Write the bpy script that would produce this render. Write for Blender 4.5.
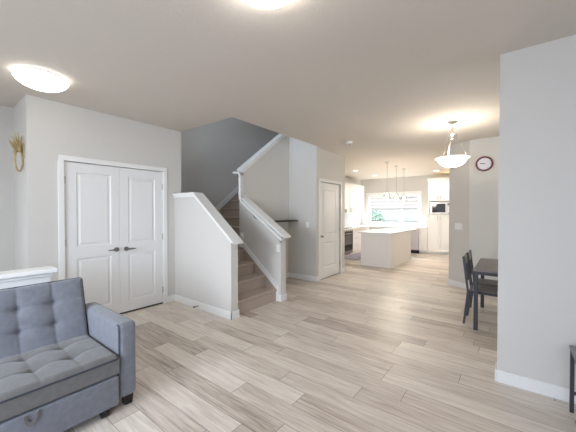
import bpy, bmesh, math, random
from mathutils import Vector, Matrix
random.seed(7)
PI = math.pi
scene = bpy.context.scene
for o in list(bpy.data.objects): bpy.data.objects.remove(o)
C = scene.collection

# ------------------------------------------------------------------ camera
cam_d = bpy.data.cameras.new('camera'); cam = bpy.data.objects.new('camera', cam_d); C.objects.link(cam)
cam_d.sensor_width = 36; cam_d.lens = 289/576*36; cam_d.clip_start = .05
cam.location = (0, 0, 1.43)
cam.rotation_euler = (PI/2 - math.atan(4/289), 0, math.radians(37.6) - PI/2)
scene.camera = cam

# ------------------------------------------------------------------ world, exposure, daylight
vs = scene.view_settings
vs.view_transform = 'Standard'; vs.look = 'None'; vs.gamma = 1; vs.use_curve_mapping = False
vs.exposure = 0.44
w = bpy.data.worlds.new('world'); scene.world = w; w.use_nodes = True
bg = w.node_tree.nodes['Background']; bg.inputs[0].default_value = (.80, .92, 1, 1); bg.inputs[1].default_value = 1.0

def area(name, loc, target, sx, sy, power, col):
    d = bpy.data.lights.new(name, 'AREA'); d.shape = 'RECTANGLE'; d.size = sx; d.size_y = sy
    d.energy = power; d.color = col
    o = bpy.data.objects.new(name, d); C.objects.link(o); o.location = loc
    o.rotation_euler = (Vector(target) - Vector(loc)).to_track_quat('-Z', 'Y').to_euler()
    return o
def point(name, loc, power, col, r=.05, spot=None):
    d = bpy.data.lights.new(name, 'SPOT' if spot else 'POINT'); d.energy = power; d.color = col; d.shadow_soft_size = r
    if spot: d.spot_size = math.radians(spot); d.spot_blend = .6
    o = bpy.data.objects.new(name, d); C.objects.link(o); o.location = loc
    return o
# daylight of windows, most out of view, and one added half wall fill
area('daylight_living_window', (-2.1, .4, 1.3), (3, .4, -3.8), 3.6, 1.6, 178, (.66, .79, 1))
e = area('half_wall_fill', (-2.1, 2.4, 1.75), (2.6, 3.4, .7), 1.0, 1.7, 21, (.84, .92, 1)); e.data.spread = math.radians(80)  # added fill with narrowed spread, brightens the stair half wall; no window here
area('daylight_entry_window', (-2.1, 4.1, 1.3), (3, 3.6, .9), 1.2, 1.9, 11, (.80, .88, 1))
area('daylight_dining_door', (4.7, -2.7, 1.3), (5.0, 2, 1.0), 2.2, 2.0, 24, (.80, .93, 1))
area('daylight_kitchen_window', (12.3, 3.57, 2.9), (9.0, 3.2, .2), 2.2, 1.2, 900, (.95, .97, 1))
e = area('daylight_upstairs_window', (2.85, 3.8, 4.3), (5.0, 3.7, 3.2), 1.2, 1.4, 18, (.74, .85, 1)); e.data.spread = math.radians(150)

# ------------------------------------------------------------------ materials
def lin(c): return tuple(((v/255)/12.92 if v/255 <= .04045 else (((v/255)+.055)/1.055)**2.4) for v in c) + (1,)
def mat(name, rgb, rough=.6, metal=0, var=.04, scale=30, bump=0, bscale=200, emit=0, ecol=None, stretch=None):
    m = bpy.data.materials.new(name); m.use_nodes = True; nt = m.node_tree; N = nt.nodes; L = nt.links
    p = N['Principled BSDF']; p.inputs['Roughness'].default_value = rough; p.inputs['Metallic'].default_value = metal
    c = lin(rgb)
    tc = N.new('ShaderNodeTexCoord'); src = tc.outputs['Object']
    if stretch:
        mp = N.new('ShaderNodeMapping'); mp.inputs['Scale'].default_value = stretch; L.new(src, mp.inputs[0]); src = mp.outputs[0]
    n = N.new('ShaderNodeTexNoise'); n.inputs['Scale'].default_value = scale; n.inputs['Detail'].default_value = 4; L.new(src, n.inputs['Vector'])
    mx = N.new('ShaderNodeMix'); mx.data_type = 'RGBA'
    mx.inputs[6].default_value = tuple(v*(1-var) for v in c[:3]) + (1,)
    mx.inputs[7].default_value = tuple(min(1, v*(1+var)) for v in c[:3]) + (1,)
    L.new(n.outputs['Fac'], mx.inputs[0]); L.new(mx.outputs[2], p.inputs['Base Color'])
    if bump:
        n2 = N.new('ShaderNodeTexNoise'); n2.inputs['Scale'].default_value = bscale; n2.inputs['Detail'].default_value = 3; L.new(src, n2.inputs['Vector'])
        b = N.new('ShaderNodeBump'); b.inputs['Strength'].default_value = bump; b.inputs['Distance'].default_value = .004
        L.new(n2.outputs['Fac'], b.inputs['Height']); L.new(b.outputs[0], p.inputs['Normal'])
    if emit:
        p.inputs['Emission Color'].default_value = lin(ecol or rgb); p.inputs['Emission Strength'].default_value = emit
    return m
M = {}
M['wall'] = mat('greige_wall_paint', (212, 208, 202), .7, var=.012, bump=.05, bscale=160)
M['ceil'] = mat('textured_ceiling_paint', (214, 205, 194), .85, var=.02, bump=.35, bscale=70)
M['trim'] = mat('white_trim_paint', (236, 234, 231), .4, var=.01)
M['door'] = mat('white_door_paint', (232, 230, 228), .45, var=.01)
M['cab'] = mat('white_cabinet_paint', (236, 233, 229), .4, var=.01)
M['quartz'] = mat('white_quartz', (240, 239, 237), .2, var=.03, scale=6)
M['chrome'] = mat('brushed_nickel', (190, 188, 184), .3, 1, var=.05)
M['nickel'] = mat('satin_nickel', (138, 134, 130), .35, 1, var=.05)
M['steel'] = mat('stainless_steel', (160, 156, 154), .38, 1, var=.06, stretch=(1, 1, 30))
M['black'] = mat('black_plastic', (24, 23, 24), .4)
M['blackglass'] = mat('black_glass', (22, 16, 15), .08)
M['plastic'] = mat('white_plastic', (238, 237, 234), .4, var=.01)
M['metal'] = mat('charcoal_metal', (62, 60, 68), .45, .2, var=.08)
M['tabletop'] = mat('dark_ash_laminate', (124, 116, 114), .4, var=.25, scale=9, stretch=(1, 14, 1))
M['seatwood'] = mat('grey_brown_laminate', (126, 114, 109), .4, var=.25, scale=9, stretch=(1, 14, 1))
M['greywood'] = mat('grey_laminate', (140, 138, 138), .45, var=.18, scale=9, stretch=(14, 1, 1))
M['darkwood'] = mat('dark_stained_wood', (66, 54, 46), .45, var=.2, scale=12, stretch=(1, 10, 1))
M['gold'] = mat('antique_gold', (190, 168, 122), .45, .35, var=.2, scale=25)
M['mirror'] = mat('mirror_glass', (225, 225, 225), .03, 1, var=0)
M['clockred'] = mat('dark_red_plastic', (104, 22, 34), .3)
M['clockface'] = mat('clock_face', (226, 224, 232), .4, var=.02)
M['ovenglass'] = mat('grey_oven_glass', (96, 92, 92), .15)
M['palesteel'] = mat('pale_stainless_steel', (206, 201, 205), .4, .25, var=.03)
M['rug'] = mat('mauve_grey_rug', (150, 144, 160), .95, var=.35, scale=7, bump=.5)
M['fence'] = mat('weathered_fence', (196, 198, 202), .8, var=.15)
M['grass'] = mat('lawn', (110, 150, 90), .9, var=.3, scale=20)
M['leaf'] = mat('leaf_green', (70, 120, 90), .6, var=.3)
M['bark'] = mat('bark', (80, 66, 54), .9, var=.2)
M['tile'] = mat('pale_backsplash_tile', (228, 232, 236), .25, var=.02)
M['plate'] = mat('switch_plate', (240, 239, 236), .35, var=.005)
M['flushglass'] = mat('lit_frosted_glass', (255, 250, 242), .3, emit=3.4, ecol=(255, 253, 248))
M['frontglass'] = mat('lit_frosted_glass_bright', (255, 250, 242), .3, emit=15, ecol=(255, 253, 248))
M['bowlglass'] = mat('lit_alabaster_glass', (255, 248, 238), .3, emit=2.4, ecol=(255, 246, 232))
M['bulb'] = mat('lit_bulb', (255, 244, 224), .3, emit=9, ecol=(255, 232, 200))
M['ledlens'] = mat('lit_downlight_lens', (255, 246, 232), .3, emit=6, ecol=(255, 232, 200))

def fabric(name, rgb, wear):
    m = mat(name, rgb, .92, var=.24, scale=26, bump=.5, bscale=300); nt = m.node_tree; p = nt.nodes['Principled BSDF']
    p.inputs['Sheen Weight'].default_value = .35; p.inputs['Sheen Roughness'].default_value = .5
    return m
M['sofa'] = fabric('blue_grey_velvet', (118, 120, 128), .1)
M['sofaseat'] = fabric('worn_blue_grey_velvet', (104, 102, 100), .2)
M['piping'] = mat('dark_piping', (58, 62, 72), .9, var=.1); M['pipingarm'] = mat('grey_piping', (84, 90, 102), .9, var=.1)

def carpet():
    m = mat('taupe_carpet', (182, 165, 151), .98, var=.42, scale=120, bump=.9, bscale=260)
    return m
M['carpet'] = carpet()

def glass(name, tint=(1, 1, 1, 1), f=.08):
    m = bpy.data.materials.new(name); m.use_nodes = True; nt = m.node_tree; N = nt.nodes; L = nt.links
    N.remove(N['Principled BSDF']); t = N.new('ShaderNodeBsdfTransparent'); t.inputs[0].default_value = tint
    g = N.new('ShaderNodeBsdfGlossy'); g.inputs['Roughness'].default_value = .02
    mx = N.new('ShaderNodeMixShader'); mx.inputs[0].default_value = f
    L.new(t.outputs[0], mx.inputs[1]); L.new(g.outputs[0], mx.inputs[2]); L.new(mx.outputs[0], N['Material Output'].inputs[0])
    return m
M['glass'] = glass('clear_glass'); M['shade'] = glass('clear_shade_glass', (.95, .95, .95, 1), .16)

def blind_mat():
    m = bpy.data.materials.new('zebra_blind_fabric'); m.use_nodes = True; nt = m.node_tree; N = nt.nodes; L = nt.links
    p = N['Principled BSDF']; p.inputs['Roughness'].default_value = .9
    tc = N.new('ShaderNodeTexCoord'); sx = N.new('ShaderNodeSeparateXYZ'); L.new(tc.outputs['Object'], sx.inputs[0])
    md = N.new('ShaderNodeMath'); md.operation = 'FRACT'; a = N.new('ShaderNodeMath'); a.operation = 'MULTIPLY'; a.inputs[1].default_value = 7.5
    L.new(sx.outputs[2], a.inputs[0]); L.new(a.outputs[0], md.inputs[0])
    gt = N.new('ShaderNodeMath'); gt.operation = 'GREATER_THAN'; gt.inputs[1].default_value = .55; L.new(md.outputs[0], gt.inputs[0])
    bc = N.new('ShaderNodeMix'); bc.data_type = 'RGBA'; bc.inputs[6].default_value = lin((196, 199, 206)); bc.inputs[7].default_value = lin((236, 237, 240)); L.new(gt.outputs[0], bc.inputs[0]); L.new(bc.outputs[2], p.inputs['Base Color'])
    tr = N.new('ShaderNodeBsdfTranslucent'); tr.inputs[0].default_value = (.9, .92, .95, 1)
    mx = N.new('ShaderNodeMixShader'); mr = N.new('ShaderNodeMapRange'); mr.inputs[3].default_value = .0; mr.inputs[4].default_value = .05
    L.new(gt.outputs[0], mr.inputs[0]); L.new(mr.outputs[0], mx.inputs[0]); L.new(p.outputs[0], mx.inputs[1]); L.new(tr.outputs[0], mx.inputs[2])
    L.new(mx.outputs[0], N['Material Output'].inputs[0]); return m
M['blind'] = blind_mat()

def floor_mat():
    m = bpy.data.materials.new('greige_oak_planks'); m.use_nodes = True; nt = m.node_tree; N = nt.nodes; L = nt.links
    p = N['Principled BSDF']
    def math_(op, a, b=None, c=None):
        n = N.new('ShaderNodeMath'); n.operation = op
        for i, v in enumerate((a, b, c)):
            if v is None: continue
            if isinstance(v, (int, float)): n.inputs[i].default_value = v
            else: L.new(v, n.inputs[i])
        return n.outputs[0]
    tc = N.new('ShaderNodeTexCoord'); s = N.new('ShaderNodeSeparateXYZ'); L.new(tc.outputs['Object'], s.inputs[0])
    W, LEN = .178, 1.22
    xr = math_('DIVIDE', math_('ADD', s.outputs[0], 20.02), W); row = math_('FLOOR', xr); fx = math_('FRACT', xr)
    wn = N.new('ShaderNodeTexWhiteNoise'); wn.noise_dimensions = '1D'; L.new(row, wn.inputs['W'])
    yr = math_('ADD', math_('DIVIDE', math_('ADD', s.outputs[1], 20), LEN), math_('MULTIPLY', wn.outputs['Value'], 7.31)); colm = math_('FLOOR', yr); fy = math_('FRACT', yr)
    cv = N.new('ShaderNodeCombineXYZ'); L.new(row, cv.inputs[0]); L.new(colm, cv.inputs[1])
    wn2 = N.new('ShaderNodeTexWhiteNoise'); wn2.noise_dimensions = '2D'; L.new(cv.outputs[0], wn2.inputs['Vector'])
    # grain: noise stretched along the plank, shifted per plank
    gv = N.new('ShaderNodeCombineXYZ')
    L.new(math_('MULTIPLY', s.outputs[0], 38), gv.inputs[0]); L.new(math_('MULTIPLY', s.outputs[1], 2.6), gv.inputs[1]); L.new(math_('MULTIPLY', wn2.outputs['Value'], 90), gv.inputs[2])
    g1 = N.new('ShaderNodeTexNoise'); g1.inputs['Scale'].default_value = 1; g1.inputs['Detail'].default_value = 6; g1.inputs['Distortion'].default_value = .6; L.new(gv.outputs[0], g1.inputs['Vector'])
    gv2 = N.new('ShaderNodeCombineXYZ')
    L.new(math_('MULTIPLY', s.outputs[0], 110), gv2.inputs[0]); L.new(math_('MULTIPLY', s.outputs[1], 5), gv2.inputs[1]); L.new(math_('MULTIPLY', wn2.outputs['Value'], 50), gv2.inputs[2])
    g2 = N.new('ShaderNodeTexNoise'); g2.inputs['Scale'].default_value = 1; g2.inputs['Detail'].default_value = 4; L.new(gv2.outputs[0], g2.inputs['Vector'])
    fac = math_('ADD', math_('ADD', math_('MULTIPLY', wn2.outputs['Value'], .30), math_('MULTIPLY', g1.outputs['Fac'], .66)), math_('MULTIPLY', g2.outputs['Fac'], .42))
    rp = N.new('ShaderNodeValToRGB'); L.new(fac, rp.inputs[0]); e = rp.color_ramp.elements
    e[0].position = .36; e[0].color = lin((138, 121, 106)); e[1].position = .92; e[1].color = lin((234, 224, 211))
    q = e.new(.62); q.color = lin((204, 190, 176))
    def edge(f, wdt): return math_('LESS_THAN', math_('MINIMUM', f, math_('SUBTRACT', 1, f)), wdt)
    gap = math_('MAXIMUM', edge(fx, .010), edge(fy, .0018))
    mx = N.new('ShaderNodeMix'); mx.data_type = 'RGBA'; L.new(math_('MULTIPLY', gap, .7), mx.inputs[0]); L.new(rp.outputs[0], mx.inputs[6]); mx.inputs[7].default_value = lin((88, 74, 62))
    L.new(mx.outputs[2], p.inputs['Base Color'])
    p.inputs['Roughness'].default_value = .38
    b = N.new('ShaderNodeBump'); b.inputs['Strength'].default_value = .12; b.inputs['Distance'].default_value = .003
    L.new(math_('SUBTRACT', g2.outputs['Fac'], gap), b.inputs['Height']); L.new(b.outputs[0], p.inputs['Normal'])
    return m
M['floor'] = floor_mat()

# ------------------------------------------------------------------ mesh helpers (all in world coordinates)
def BM(): return bmesh.new()
def box(bm, x0, x1, y0, y1, z0, z1, bev=0, seg=2):
    r = bmesh.ops.create_cube(bm, size=1); vsn = r['verts']
    for v in vsn: v.co = Vector(((x0+x1)/2 + v.co.x*(x1-x0), (y0+y1)/2 + v.co.y*(y1-y0), (z0+z1)/2 + v.co.z*(z1-z0)))
    if bev:
        ed = list({e for v in vsn for e in v.link_edges})
        bmesh.ops.bevel(bm, geom=ed, offset=bev, segments=seg, affect='EDGES', profile=.5)
    return bm
def prism(bm, pts, axis, a, b):
    """polygon pts (2D) extruded along axis 'x','y','z' from a to b"""
    def mk(p, t):
        return {'x': (t, p[0], p[1]), 'y': (p[0], t, p[1]), 'z': (p[0], p[1], t)}[axis]
    A = [bm.verts.new(mk(p, a)) for p in pts]; B = [bm.verts.new(mk(p, b)) for p in pts]
    bm.faces.new(A); bm.faces.new(B[::-1]); n = len(pts)
    for i in range(n): bm.faces.new((A[i], B[i], B[(i+1) % n], A[(i+1) % n]))
    bmesh.ops.recalc_face_normals(bm, faces=bm.faces[:]); return bm
def lathe(bm, prof, c, seg=32, mtx=None):
    """profile [(r,z)] revolved round z through c"""
    rings = []
    for r, z in prof:
        ring = []
        for i in range(seg):
            a = 2*PI*i/seg; v = Vector((r*math.cos(a), r*math.sin(a), z))
            if mtx: v = mtx @ v
            ring.append(bm.verts.new(v + Vector(c)))
        rings.append(ring)
    for j in range(len(rings)-1):
        for i in range(seg): bm.faces.new((rings[j][i], rings[j][(i+1) % seg], rings[j+1][(i+1) % seg], rings[j+1][i]))
    for ring, pr in ((rings[0], prof[0]), (rings[-1], prof[-1])):
        if pr[0] > 1e-6: bm.faces.new(ring)
    bmesh.ops.remove_doubles(bm, verts=bm.verts[:], dist=1e-6)
    bmesh.ops.recalc_face_normals(bm, faces=bm.faces[:]); return bm
def tube(bm, pts, r, seg=10, closed=False):
    pts = [Vector(p) for p in pts]; n = len(pts); rings = []
    for i, p in enumerate(pts):
        if closed: t = (pts[(i+1) % n] - pts[i-1]).normalized()
        else: t = ((pts[min(i+1, n-1)] - pts[max(i-1, 0)])).normalized()
        ref = Vector((0, 0, 1)) if abs(t.z) < .9 else Vector((1, 0, 0))
        u = t.cross(ref).normalized(); v = t.cross(u)
        rr = r[i] if isinstance(r, (list, tuple)) else r
        rings.append([bm.verts.new(p + u*rr*math.cos(2*PI*k/seg) + v*rr*math.sin(2*PI*k/seg)) for k in range(seg)])
    m = n if closed else n-1
    for j in range(m):
        A, B = rings[j], rings[(j+1) % n]
        for k in range(seg): bm.faces.new((A[k], A[(k+1) % seg], B[(k+1) % seg], B[k]))
    if not closed: bm.faces.new(rings[0]); bm.faces.new(rings[-1])
    bmesh.ops.recalc_face_normals(bm, faces=bm.faces[:]); return bm
def cyl(bm, c0, c1, r, seg=20): return tube(bm, [c0, c1], r, seg)
def bar(bm, p0, p1, a, b):
    """square bar between two points, section a x b, long axis arbitrary"""
    p0, p1 = Vector(p0), Vector(p1); t = (p1-p0).normalized()
    ref = Vector((0, 1, 0)) if abs(t.y) < .9 else Vector((1, 0, 0))
    u = t.cross(ref).normalized(); v = t.cross(u)
    vv = [[bm.verts.new(p + u*a/2*sx + v*b/2*sy) for sx, sy in ((-1, -1), (1, -1), (1, 1), (-1, 1))] for p in (p0, p1)]
    bm.faces.new(vv[0]); bm.faces.new(vv[1][::-1])
    for k in range(4): bm.faces.new((vv[0][k], vv[1][k], vv[1][(k+1) % 4], vv[0][(k+1) % 4]))
    bmesh.ops.recalc_face_normals(bm, faces=bm.faces[:]); return bm

def wloc(o):
    v = Vector((0, 0, 0))
    while o: v += o.location; o = o.parent
    return v
def obj(name, bm, m, parent=None, smooth=False, origin=None):
    me = bpy.data.meshes.new(name); o = bpy.data.objects.new(name, me); C.objects.link(o)
    if parent:
        off = wloc(parent); o.parent = parent
    else:
        if origin is None:
            xs = [v.co for v in bm.verts]
            origin = Vector(((min(v.x for v in xs)+max(v.x for v in xs))/2, (min(v.y for v in xs)+max(v.y for v in xs))/2, min(v.z for v in xs)))
        off = Vector(origin); o.location = off
    bmesh.ops.translate(bm, verts=bm.verts[:], vec=-off)
    bm.to_mesh(me); bm.free(); me.materials.append(M[m] if isinstance(m, str) else m)
    if smooth:
        for p in me.polygons: p.use_smooth = True
        try: me.set_sharp_from_angle(angle=math.radians(40))
        except Exception: pass
    return o
def thing(name, label, cat, loc, group=None):
    o = bpy.data.objects.new(name, None); C.objects.link(o); o.location = loc; o.empty_display_size = .1
    return tag(o, label, cat, group)
def tag(o, label, cat, group=None):
    o['label'] = label; o['category'] = cat
    if group: o['group'] = group
    return o
def struct(name, bm, m, **k):
    bmo = obj(name, bm, m, origin=(0, 0, 0), **k); bmo['kind'] = 'structure'; return bmo
def dup(root, loc, label):
    r = root.copy(); C.objects.link(r); r.location = loc; r['label'] = label
    for ch in list(root.children):
        c = ch.copy(); C.objects.link(c); c.parent = r
        for g in list(ch.children):
            d = g.copy(); C.objects.link(d); d.parent = c
    return r

# ------------------------------------------------------------------ the shell
H = 2.74
struct('floor', box(BM(), -2.3, 11.4, -2.9, 5.45, -.12, 0), 'floor')
b = BM()      # ceiling with the stairwell opening
box(b, -2.3, 2.70, -2.9, 5.45, H, H+.3); box(b, 2.70, 5.03, -2.9, 3.06, H, H+.3); box(b, 5.03, 11.4, -2.9, 3.06, H, H+.3); box(b, 5.15, 11.4, 3.06, 3.85, H, H+.3); box(b, 6.4, 11.4, 3.85, 5.45, H, H+.3)
struct('ceiling', b, 'ceil')
def wall(name, *boxes, m='wall'):
    b = BM()
    for q in boxes: box(b, *q)
    return struct(name, b, m)
YC = 4.28
wall('wall_closet', (.784, 1.105, YC, YC+.12, 0, H), (2.39, 2.69, YC, YC+.12, 0, H), (1.105, 2.39, YC, YC+.12, 2.06, H), (.784, .90, YC+.12, 4.97, 0, H), (2.57, 2.69, YC+.12, 5.30, 0, H), (1.0, 2.5, 4.95, 5.0, 0, H))
wall('wall_entry', (-2.3, .90, 4.97, 5.1, 0, H))
wall('wall_left', (-2.35, -2.2, -2.9, 5.1, 0, H))
wall('wall_rear', (-2.3, 6.6, -2.95, -2.8, 0, H))
wall('wall_right', (3.0, 3.15, -2.9, .08, 0, H))
b = BM(); prism(b, [(6.2, -2.9), (6.2, .60), (6.45, .96), (11.3, .96), (11.3, .80), (6.5, .80), (6.35, .55), (6.35, -2.9)], 'z', 0, H); struct('wall_dining', b, 'wall')
wall('wall_pantry', (5.03, 5.17, 3.14, 3.26, 0, H), (6.07, 6.30, 3.14, 3.26, 0, H), (5.17, 6.07, 3.14, 3.26, 2.065, H), (6.18, 6.30, 3.26, 4.9, 0, H), (5.1, 6.2, 3.5, 3.55, 0, H))
wall('wall_alcove', (5.03, 5.15, 3.26, 3.85, 0, 4.1), (5.03, 5.15, 3.06, 3.26, H, 4.1))
wall('wall_kitchen_side', (6.18, 11.4, 4.87, 5.0, 0, H))
wall('wall_kitchen_end', (11.2, 11.35, .8, 2.62, 0, H), (11.2, 11.35, 4.52, 5.0, 0, H), (11.2, 11.35, 2.62, 4.52, 0, .99), (11.2, 11.35, 2.62, 4.52, 2.10, H))
# stairwell: back wall up to the upper floor, and the closed upper storey around it
wall('wall_stairwell', (2.57, 7.2, 5.30, 5.42, 0, 5.4), (2.57, 2.70, 3.06, 5.30, 3.04, 5.4), (2.57, 7.2, 2.94, 3.06, 3.04, 5.4), (7.08, 7.2, 3.06, 5.30, 3.04, 5.4))
wall('ceiling_upstairs', (2.5, 7.2, 2.9, 5.45, 5.4, 5.5), m='ceil')
# guard wall beside the upper flight = back wall of the alcove below it
gz = lambda x: 2.15 + .745*(x-3.6)
b = BM(); prism(b, [(3.68, 0), (6.18, 0), (6.18, 3.5), (5.40, gz(5.40)), (3.68, gz(3.68))], 'y', 3.85, 3.97); struct('wall_understair', b, 'wall')
b = BM(); prism(b, [(3.645, gz(3.645)), (5.40, gz(5.40)), (5.40, gz(5.40)+.035), (3.645, gz(3.645)+.035)], 'y', 3.825, 3.995); struct('trim_1', b, 'trim')
b = BM(); prism(b, [(3.665, gz(3.665)-.05), (5.40, gz(5.40)-.05), (5.40, gz(5.40)), (3.665, gz(3.665))], 'y', 3.835, 3.985); struct('trim_2', b, 'trim')
# left half wall of the stairs with its sloped cap
TL = [(2.86, 1.035), (3.735, 1.70)]
b = BM(); prism(b, [(2.925, 0), (2.925, 1.055), (3.735, 1.685), (YC, 1.685), (YC, 0)], 'x', 2.566, 2.684); struct('wall_stair_left', b, 'wall')
def cap_profile(y0, z0, y1, z1, y2, t): return [(y0, z0), (y1, z1), (y2, z1), (y2, z1+t), (y1-.0, z1+t), (y0, z0+t)] if y2 else [(y0, z0), (y1, z1), (y1, z1+t), (y0, z0+t)]
b = BM(); prism(b, cap_profile(2.85, 1.005, 3.735, 1.695, YC-.001, .028), 'x', 2.535, 2.712)
prism(b, cap_profile(2.915, 1.02, 3.735, 1.66, YC-.001, .037), 'x', 2.555, 2.695); struct('trim_3', b, 'trim')
# right low wall
b = BM(); prism(b, [(2.90, 0), (2.90, 1.04), (3.85, 1.70), (3.85, 0)], 'x', 3.58, 3.71); struct('wall_stair_right', b, 'wall')
b = BM(); prism(b, cap_profile(2.82, 1.015, 3.85, 1.705, 0, .028), 'x', 3.552, 3.738)
prism(b, cap_profile(2.89, 1.03, 3.85, 1.67, 0, .036), 'x', 3.57, 3.72); struct('trim_4', b, 'trim')
# skirt boards along both flights
b = BM(); prism(b, [(2.945, 0), (2.945, .25), (3.74, .895), (3.85, .895), (3.85, .805), (3.75, .805), (2.99, .195), (2.99, 0)], 'x', 3.562, 3.58)
prism(b, [(2.945, 0), (2.945, .235), (3.75, .885), (5.30, .885), (5.30, .5), (3.0, 0)], 'x', 2.684, 2.695); struct('trim_5', b, 'trim')
b = BM(); prism(b, [(2.695, .76), (2.695, .90), (3.35, .90), (5.62, .90+2.27*.76), (5.62, .79+2.27*.76), (3.40, .79), (3.37, .76)], 'y', 5.28, 5.30); struct('trim_6', b, 'trim')
# pony wall behind the sofa
wall('wall_pony', (-1.6, .70, 3.12, 3.22, 0, .87))
b = BM(); box(b, -1.6, .755, 3.07, 3.26, .915, .95, .006); box(b, -1.6, .73, 3.09, 3.245, .885, .917, .008); box(b, -1.6, .712, 3.105, 3.232, .82, .888); struct('trim_7', b, 'trim')
# baseboards
def base(name, *boxes):
    b = BM()
    for q in boxes: box(b, *q, 0, .105, .004, 1)
    struct(name, b, 'trim')
base('baseboard_closet', (.784, 1.06, YC-.015, YC), (2.438, 2.566, YC-.015, YC), (.769, .784, YC-.015, 4.97))
base('baseboard_entry', (-2.2, .77, 4.955, 4.97))
base('baseboard_stair_left', (2.551, 2.566, 2.91, YC-.015), (2.551, 2.699, 2.91, 2.925))
base('baseboard_stair_right', (3.565, 3.725, 2.885, 2.90), (3.71, 3.725, 2.9, 3.85), (3.565, 3.58, 2.9, 2.946))
base('baseboard_alcove', (3.725, 5.03, 3.835, 3.85), (5.015, 5.03, 3.125, 3.835))
base('baseboard_pantry', (5.03, 5.11, 3.125, 3.14), (6.13, 6.315, 3.125, 3.14), (6.3, 6.315, 3.14, 4.87))
base('baseboard_right', (2.985, 3.0, -2.8, .08), (2.985, 3.15, .08, .095))
b = BM(); box(b, 6.185, 6.2, -2.8, .595, 0, .105); prism(b, [(6.185, .595), (6.44, .975), (6.455, .96), (6.2, .58)], 'z', 0, .105); struct('baseboard_dining', b, 'trim')

# ------------------------------------------------------------------ doors
def casing(name, x0, x1, z1, y, wd=.062, t=.016):
    b = BM(); box(b, x0, x0+wd, y-t, y, 0, z1, .003, 1); box(b, x1-wd, x1, y-t, y, 0, z1, .003, 1); box(b, x0, x1, y-t-.001, y, z1-wd, z1, .003, 1)
    # jamb
    box(b, x0+wd-.012, x0+wd, y, y+.1, 0, z1-wd); box(b, x1-wd, x1-wd+.012, y, y+.1, 0, z1-wd); box(b, x0+wd, x1-wd, y, y+.1, z1-wd, z1-wd+.012)
    struct(name, b, 'trim')
def leaf(name, x0, x1, z0, z1, y, panels, t=.035):
    """panelled door leaf, front face towards -Y at y"""
    b = BM(); xs = sorted({x0, x1} | {p[0] for p in panels} | {p[1] for p in panels}); zs = sorted({z0, z1} | {p[2] for p in panels} | {p[3] for p in panels})
    def rect(a, c, d, e, yy): return [b.verts.new((a, yy, d)), b.verts.new((c, yy, d)), b.verts.new((c, yy, e)), b.verts.new((a, yy, e))]
    for i in range(len(xs)-1):
        for j in range(len(zs)-1):
            cell = (xs[i], xs[i+1], zs[j], zs[j+1])
            if any(abs(cell[0]-p[0]) < 1e-6 and abs(cell[1]-p[1]) < 1e-6 and abs(cell[2]-p[2]) < 1e-6 and abs(cell[3]-p[3]) < 1e-6 for p in panels):
                prev = rect(*cell, y)
                for ins, dep in ((.012, .011), (.026, .011), (.045, .003)):
                    cur = rect(cell[0]+ins, cell[1]-ins, cell[2]+ins, cell[3]-ins, y+dep)
                    for k in range(4): b.faces.new((prev[k], prev[(k+1) % 4], cur[(k+1) % 4], cur[k]))
                    prev = cur
                b.faces.new(prev)
            else: b.faces.new(rect(*cell, y))
    bk = rect(x0, x1, z0, z1, y+t); fr = rect(x0, x1, z0, z1, y)
    b.faces.new(bk[::-1])
    for k in range(4): b.faces.new((fr[k], fr[(k+1) % 4], bk[(k+1) % 4], bk[k]))
    bmesh.ops.remove_doubles(b, verts=b.verts[:], dist=1e-5); bmesh.ops.recalc_face_normals(b, faces=b.faces[:])
    return struct(name, b, 'door')
def lever(door, x, z, y, dirx):
    b = BM(); cyl(b, (x, y, z), (x, y-.012, z), .031, 24); cyl(b, (x, y-.01, z), (x, y-.05, z), .010, 14)
    tube(b, [(x, y-.048, z), (x+dirx*.03, y-.052, z), (x+dirx*.075, y-.05, z+.002), (x+dirx*.115, y-.046, z-.002)], [.010, .011, .009, .006], 10)
    o = obj('lever_handle', b, 'nickel', door, True); o['label'] = 'brushed nickel lever handle'
def hinge(door, x, z, y):
    b = BM(); cyl(b, (x, y-.006, z-.045), (x, y-.006, z+.045), .007, 10); box(b, x-.011, x+.011, y-.004, y+.002, z-.045, z+.045)
    obj('hinge', b, 'chrome', door)
casing('trim_8', 1.058, 2.437, 2.115, YC)
xm = 1.747; L0, L1 = 1.123, 2.372
zb = (.175, .845); zt = (.995, 1.925)
d1 = leaf('door_1', L0, xm-.0015, .024, 2.045, YC+.012, [(L0+.125, xm-.105, *zb), (L0+.125, xm-.105, *zt)])
d2 = leaf('door_2', xm+.0015, L1, .024, 2.045, YC+.012, [(xm+.115, L1-.12, *zb), (xm+.115, L1-.12, *zt)])
lever(d1, 1.705, .915, YC+.012, -1); lever(d2, 1.832, .912, YC+.012, 1)
for z in (.22, 1.05, 1.82): hinge(d1, L0+.002, z, YC+.008); hinge(d2, L1-.002, z, YC+.008)
casing('trim_9', 5.108, 6.132, 2.127, 3.14)
P0, P1 = 5.172, 6.068
d3 = leaf('door_3', P0, P1, .012, 2.055, 3.152, [(P0+.135, P1-.20, .235, .775), (P0+.135, P1-.20, .945, 1.90)])
b = BM(); lathe(b, [(.0, -.062), (.018, -.06), (.028, -.048), (.027, -.036), (.012, -.026), (.012, -.012), (.03, -.01), (.032, 0)], (P0+.065, 3.152, .918), 20, Matrix.Rotation(-PI/2, 3, 'X')); o = obj('door_knob', b, 'chrome', d3, True); o['label'] = 'brushed nickel round knob'
for z in (.25, 1.03, 1.80): hinge(d3, P1-.002, z, 3.148)

b = BM(); box(b, L0, L1, YC+.016, YC+.046, 0, .022); box(b, P0, P1, 3.156, 3.186, 0, .02); struct('door_gap_shade', b, 'black')  # black strips put in for the shade under closet and pantry doors

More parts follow.
